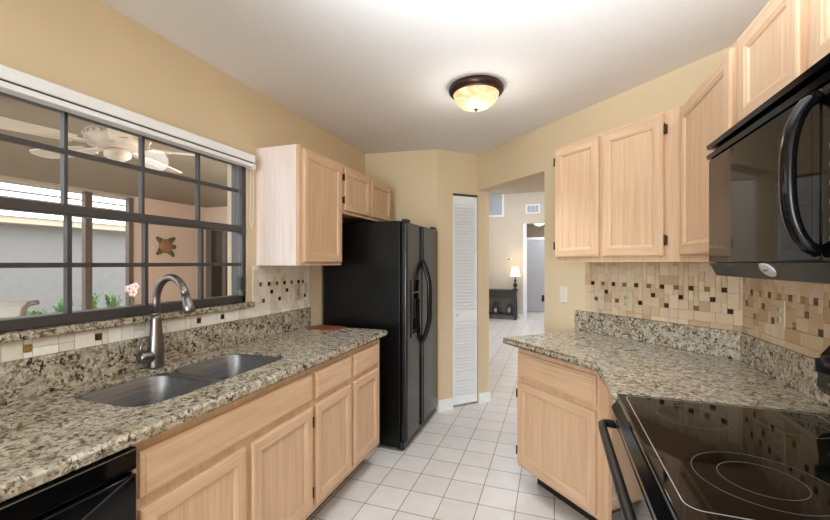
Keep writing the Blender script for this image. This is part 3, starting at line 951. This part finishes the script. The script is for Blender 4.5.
# ceiling light
cl = empty('ceiling_light', (-.44, 2.37, H), 0, 'bronze flush ceiling light with glowing alabaster bowl', 'lamp')
b = MB(); b.lathe([(.155, -.0005), (.163, -.012), (.163, -.03), (.152, -.044), (.138, -.050), (.13, -.046)], 40)
b.build('canopy', M['oil_bronze'], cl)
b = MB(); b.lathe([(.136, -.047), (.132, -.065), (.115, -.095), (.085, -.118), (.045, -.131), (.006, -.134)], 40)
b.build('glass_bowl', M['lamp_glass'], cl)
b = MB(); b.lathe([(.012, -.132), (.013, -.138), (.008, -.146), (.002, -.15)], 14)
b.build('finial', M['oil_bronze'], cl)
light('ceiling_bulb', 'POINT', (-.44, 2.37, H-.22), 4.5, (1, .95, .88), radius=.09)
sp = light('ceiling_downlight', 'SPOT', (-.44, 2.37, H-.17), 40, (.90, .96, 1), radius=.12)
sp.data.spot_size = math.radians(112); sp.data.spot_blend = .7

# ================================================================ FRONT ROOM THINGS
tb = empty('console_table', (-1.42, 10.0, 0), 0, 'black wooden console table against the far room wall', 'table')
MB().box(-.58, -.18, .68, .58, .18, .72, 0, .004).build('tabletop', M['dark_wood'], tb)
MB().box(-.56, -.165, .52, .56, .165, .68).build('apron', M['dark_wood'], tb)
MB().box(-.55, .15, .14, .55, .165, .52).build('back_panel', M['grey_glass'], tb)
for x_ in (-.54, .54):
    for y_ in (-.15, .15):
        if x_ > 0: MB().rings([[(x_-.03, y_-.03, 0), (x_+.03, y_-.03, 0), (x_+.03, y_+.03, 0), (x_-.03, y_+.03, 0)], [(x_-.04, y_-.03, .52), (x_+.02, y_-.03, .52), (x_+.02, y_+.03, .52), (x_-.04, y_+.03, .52)]]).build('leg', M['dark_wood'], tb)
        else: MB().box(x_-.03, y_-.03, 0, x_+.03, y_+.03, .52).build('leg', M['dark_wood'], tb)
MB().box(-.53, -.15, .09, .53, .15, .13).build('shelf', M['dark_wood'], tb)
def lantern(x, h, label, candle):
    t = empty('lantern', (x, 9.95, .131), 0, label, 'lantern')
    b = MB(); b.box(-.07, -.07, 0, .07, .07, .025); b.box(-.07, -.07, h-.03, .07, .07, h)
    for sx in (-1, 1):
        for sy in (-1, 1): b.box(sx*.06-.008, sy*.06-.008, .02, sx*.06+.008, sy*.06+.008, h-.02)
    b.build('frame', M['dark_wood'], t)
    b = MB(); b.rings([[(-.07, -.07, h), (.07, -.07, h), (.07, .07, h), (-.07, .07, h)], [(-.02, -.02, h+.06), (.02, -.02, h+.06), (.02, .02, h+.06), (-.02, .02, h+.06)]]); b.build('cap', M['dark_wood'], t)
    b = MB(); b.lathe([(.035, .025), (.035, candle), (.03, candle+.002)], 14); b.build('candle', M['fan_white'], t)
lantern(-1.36, .22, 'black lantern with pointed cap, left one on the console table shelf', .12)
lantern(-1.03, .19, 'black lantern, right one on the console table shelf near the leg', .15)
tl = empty('table_lamp', (-.885, 9.97, .7205), 0, 'dark baluster table lamp with lit white shade on the console table', 'lamp')
b = MB(); b.lathe([(.075, 0), (.075, .02), (.03, .03), (.02, .06), (.05, .10), (.055, .13), (.025, .17), (.015, .20), (.035, .23), (.012, .26), (.010, .34)], 18); b.build('base', M['dark_wood'], tl)
b = MB(); b.lathe([(.125, .33), (.075, .56)], 24); b.build('lamp_shade', M['shade'], tl)
light('table_bulb', 'POINT', (-.885, 9.86, 1.5), 2.5, (1, .75, .45), radius=.06)
g_ = empty('wall_vent', (-.48, 10.2, 2.715), 0, 'small white louvred air vent above the passage opening', 'vent')
b = MB(); b.box(-.17, -.015, -.115, .17, -.001, .115, 0, .004); b.build('frame', M['white'], g_)
b = MB()
for k in range(3): b.box(-.13+k*.09, -.02, -.08, -.05+k*.09, -.014, .08)
b.build('slats', M['grille'], g_)
g_ = empty('air_return_panel', (-1.40, 10.2, 2.90), 0, 'pale blue-grey framed panel high on the far room wall', 'panel')
b = MB(); b.box(-.22, -.02, -.35, .22, -.001, .35); b.build('frame', M['white'], g_)
MB().box(-.17, -.024, -.30, .17, -.019, .30).build('panel', M['grille'], g_)
g_ = empty('thermostat', (-1.06, 10.2, 1.47), 0, 'small white thermostat on the wall left of the table lamp', 'thermostat')
MB().box(-.06, -.025, -.045, .06, -.001, .045, 0, .004).build('case', M['plate_w'], g_)
MB().box(-.03, -.027, -.015, .03, -.024, .025).build('screen', M['grey_mark'], g_)
g_ = empty('passage_light', (-.36, 11.0, 2.52), 0, 'lit white bowl ceiling light down the passage', 'lamp')
b = MB(); b.lathe([(.15, -.001), (.16, -.03), (.15, -.05)], 20); b.build('canopy', M['white'], g_)
b = MB(); b.lathe([(.16, -.05), (.14, -.10), (.08, -.15), (.004, -.17)], 20); b.build('glass_bowl', M['lit_white'], g_)

# ================================================================ PORCH THINGS
FANROT = .72
fan = empty('ceiling_fan', (-2.85, 1.91, 2.345), FANROT, 'white five-blade ceiling fan on the porch ceiling', 'fan')
b = MB(); b.lathe([(.09, -.001), (.10, -.03), (.12, -.05), (.15, -.07), (.155, -.13), (.14, -.16), (.08, -.18)], 24)
for k in range(24):
    a = 2*PI*k/24; b.ball((.152*math.cos(a), .152*math.sin(a), -.10), .012, 0, n=6)
b.build('motor_housing', M['fan_white'], fan)
b = MB(); b.lathe([(.07, .0945), (.07, .06), (.02, .05), (.02, -.005)], 18); b.build('mounting_rod', M['fan_white'], fan)
fan.scale = (1.2, 1.2, 1)
b = MB(); b.lathe([(.05, -.18), (.065, -.20), (.065, -.23), (.03, -.26), (.003, -.265)], 18); b.build('light_bowl', M['fan_white'], fan)
for k in range(5):
    a = 2*PI*k/5
    ca, sa = math.cos(a), math.sin(a)
    def rot(x, y, z): return (x*ca-y*sa, x*sa+y*ca, z)
    b = MB()
    out = [(.20, -.045), (.30, -.058), (.50, -.066), (.60, -.060), (.635, -.03), (.64, 0), (.635, .03), (.60, .060), (.50, .066), (.30, .058), (.20, .045)]
    b.rings([[rot(x, y, -.165+y*.18-.004) for x, y in out], [rot(x, y, -.165+y*.18+.004) for x, y in out]])
    bl_ = b.build('blade', M['fan_white'], fan)
    b = MB(); b.rings([[rot(x, y, -.172) for x, y in ((.10, -.018), (.26, -.03), (.26, .03), (.10, .018))], [rot(x, y, -.160) for x, y in ((.10, -.018), (.26, -.03), (.26, .03), (.10, .018))]])
    b.build('bracket', M['fan_white'], bl_)

pl = empty('added_porch_light', (-1.885, 3.1, 1.95), 0, 'small lit lantern added out of view to brighten the turtle wall', 'lamp')  # unseen lantern, added only to brighten the turtle wall
MB().box(-.02, -.05, -.08, 0, .05, .08, 0, .004).build('backplate', M['post'], pl)
b = MB(); b.lathe([(.03, -.07), (.05, -.06), (.055, .06), (.03, .08)], 16, (-.08, 0, 0)); b.build('glass_shade', M['lit_white'], pl)
light('porch_fill', 'POINT', (-2.12, 3.1, 1.9), 125, (.95, .96, 1), radius=.08)  # added fill light for the turtle wall

# turtle plaque: round shell, head, flippers
tu = empty('turtle_plaque', (-6.279, 4.99, 1.67), 0, 'ceramic sea turtle plaque hung on the beige porch wall', 'wall ornament')
b = MB(); b.ball((.02, 0, 0), .12, 0, sx=.28, sz=1.0, n=18); b.build('shell', M['turtle_shell'], tu)
b = MB(); b.ball((.015, .155, -.01), .045, 0, sx=.5, n=10); b.build('head', M['turtle_skin'], tu)
for y_, z_, ya, za in ((.05, .07, .17, .15), (.05, -.07, .15, -.17), (-.07, .06, -.15, .13), (-.07, -.06, -.15, -.13)):
    b = MB(); b.tube([(.012, y_, z_), (.012, (y_*.5+ya*.5)+.01, (z_+za)/2), (.012, ya, za), (.012, ya-.02, za*1.12)], [.05, .045, .03, .008], 8, flat=.3); b.build('flipper', M['turtle_skin'], tu)


# patio chair
pc = empty('patio_chair', (-3.62, 1.22, -.06), .2, 'beige sling patio chair with curved back on the porch', 'chair')
b = MB()
prof = [(-.28, .42), (-.05, .38), (.10, .40), (.24, .62), (.34, .90), (.37, 1.05), (.40, 1.075), (.45, 1.08)]
b.rings([[(-.27, y, z), (.27, y, z), (.27, y, z+.015), (-.27, y, z+.015)] for y, z in prof]); b.build('sling_seat', M['sling'], pc)
pc.scale = (1.07, 1.07, 1.07)
for s in (-.28, .28):
    b = MB(); b.tube([(s, y, z+.008) for y, z in prof], .016, 8); b.build('side_rail', M['post'], pc)
    b = MB(); b.tube([(s, -.26, .42), (s, -.34, .01)], .014, 8); b.build('leg', M['post'], pc)
    b = MB(); b.tube([(s, .14, .46), (s, .36, .01)], .014, 8); b.build('leg', M['post'], pc)
    b = MB(); b.tube([(s, -.30, .22), (s, -.32, .60), (s, -.2, .64), (s, .26, .64)], .014, 8); b.build('armrest', M['post'], pc)
tp = empty('patio_table', (-4.1, 2.45, -.06), 0, 'pale rectangular patio table beyond the sling chair', 'table')
MB().box(-.25, -.55, .87, .25, .45, .90, 0, .006).build('tabletop', M['sling'], tp)
for sx in (-.22, .22):
    for sy in (-.5, .4): MB().box(sx-.02, sy-.02, 0, sx+.02, sy+.02, .87).build('leg', M['post'], tp)

# ferns along the screen
spots = [(-7.6, 3.85, .86), (-7.6, 4.24, 1.0), (-7.6, 4.63, 1.08), (-7.6, 5.02, 1.08)]
names = ['leftmost low green fern outside the porch screen', 'green fern just left of the brown screen post', 'green fern right of the brown screen post',
         'bushy green fern just left of the pink orchid']
for (x_, y_, h_), lb in zip(spots, names):
    t = empty('fern', (x_, y_, -.06), random.random()*6, lb, 'plant', 'ferns outside the porch')
    b = MB()
    for k in range(60):
        a = random.random()*2*PI; L = .09+.10*random.random(); hh = h_*(.55+.5*random.random()); w_ = .022+.02*random.random()
        c_, s_ = math.cos(a), math.sin(a)
        rows = []
        for i in range(6):
            u = i/5
            r_ = L*u**1.2; z_ = hh*(1-(1-u)**1.6)*(1-.22*u**3)
            ww = w_*math.sin(PI*min(.97, .12+.85*u))
            rows.append([(r_*c_-ww*s_, r_*s_+ww*c_, z_), (r_*c_+ww*s_, r_*s_-ww*c_, z_), (r_*c_+ww*s_, r_*s_-ww*c_, z_+.003), (r_*c_-ww*s_, r_*s_+ww*c_, z_+.003)])
        b.rings(rows)
    b.build('fronds', M['leaf'], t)
orx = empty('orchid', (-2.62, 1.84, -.06), 0, 'pink orchid blossom on a tall stem outside the window', 'flower')
b = MB(); b.lathe([(.08, 0), (.11, .16), (.10, .17), (.01, .15)], 16); b.build('pot', M['post'], orx)
b = MB(); b.tube([(0, 0, .15), (.01, 0, .6), (0, .01, 1.0), (0, 0, 1.26)], .005, 6); b.build('stem', M['stem'], orx)
b = MB()
for (dx, dy, dz) in ((0, -.012, .0), (0, .025, .012), (.01, .004, -.025)):
    for k in range(5):
        a = 2*PI*k/5
        b.ball((dx, dy+.017*math.cos(a), 1.27+dz+.017*math.sin(a)), .013, 0, sx=.35, n=8)
b.build('petals', M['petal'], orx)
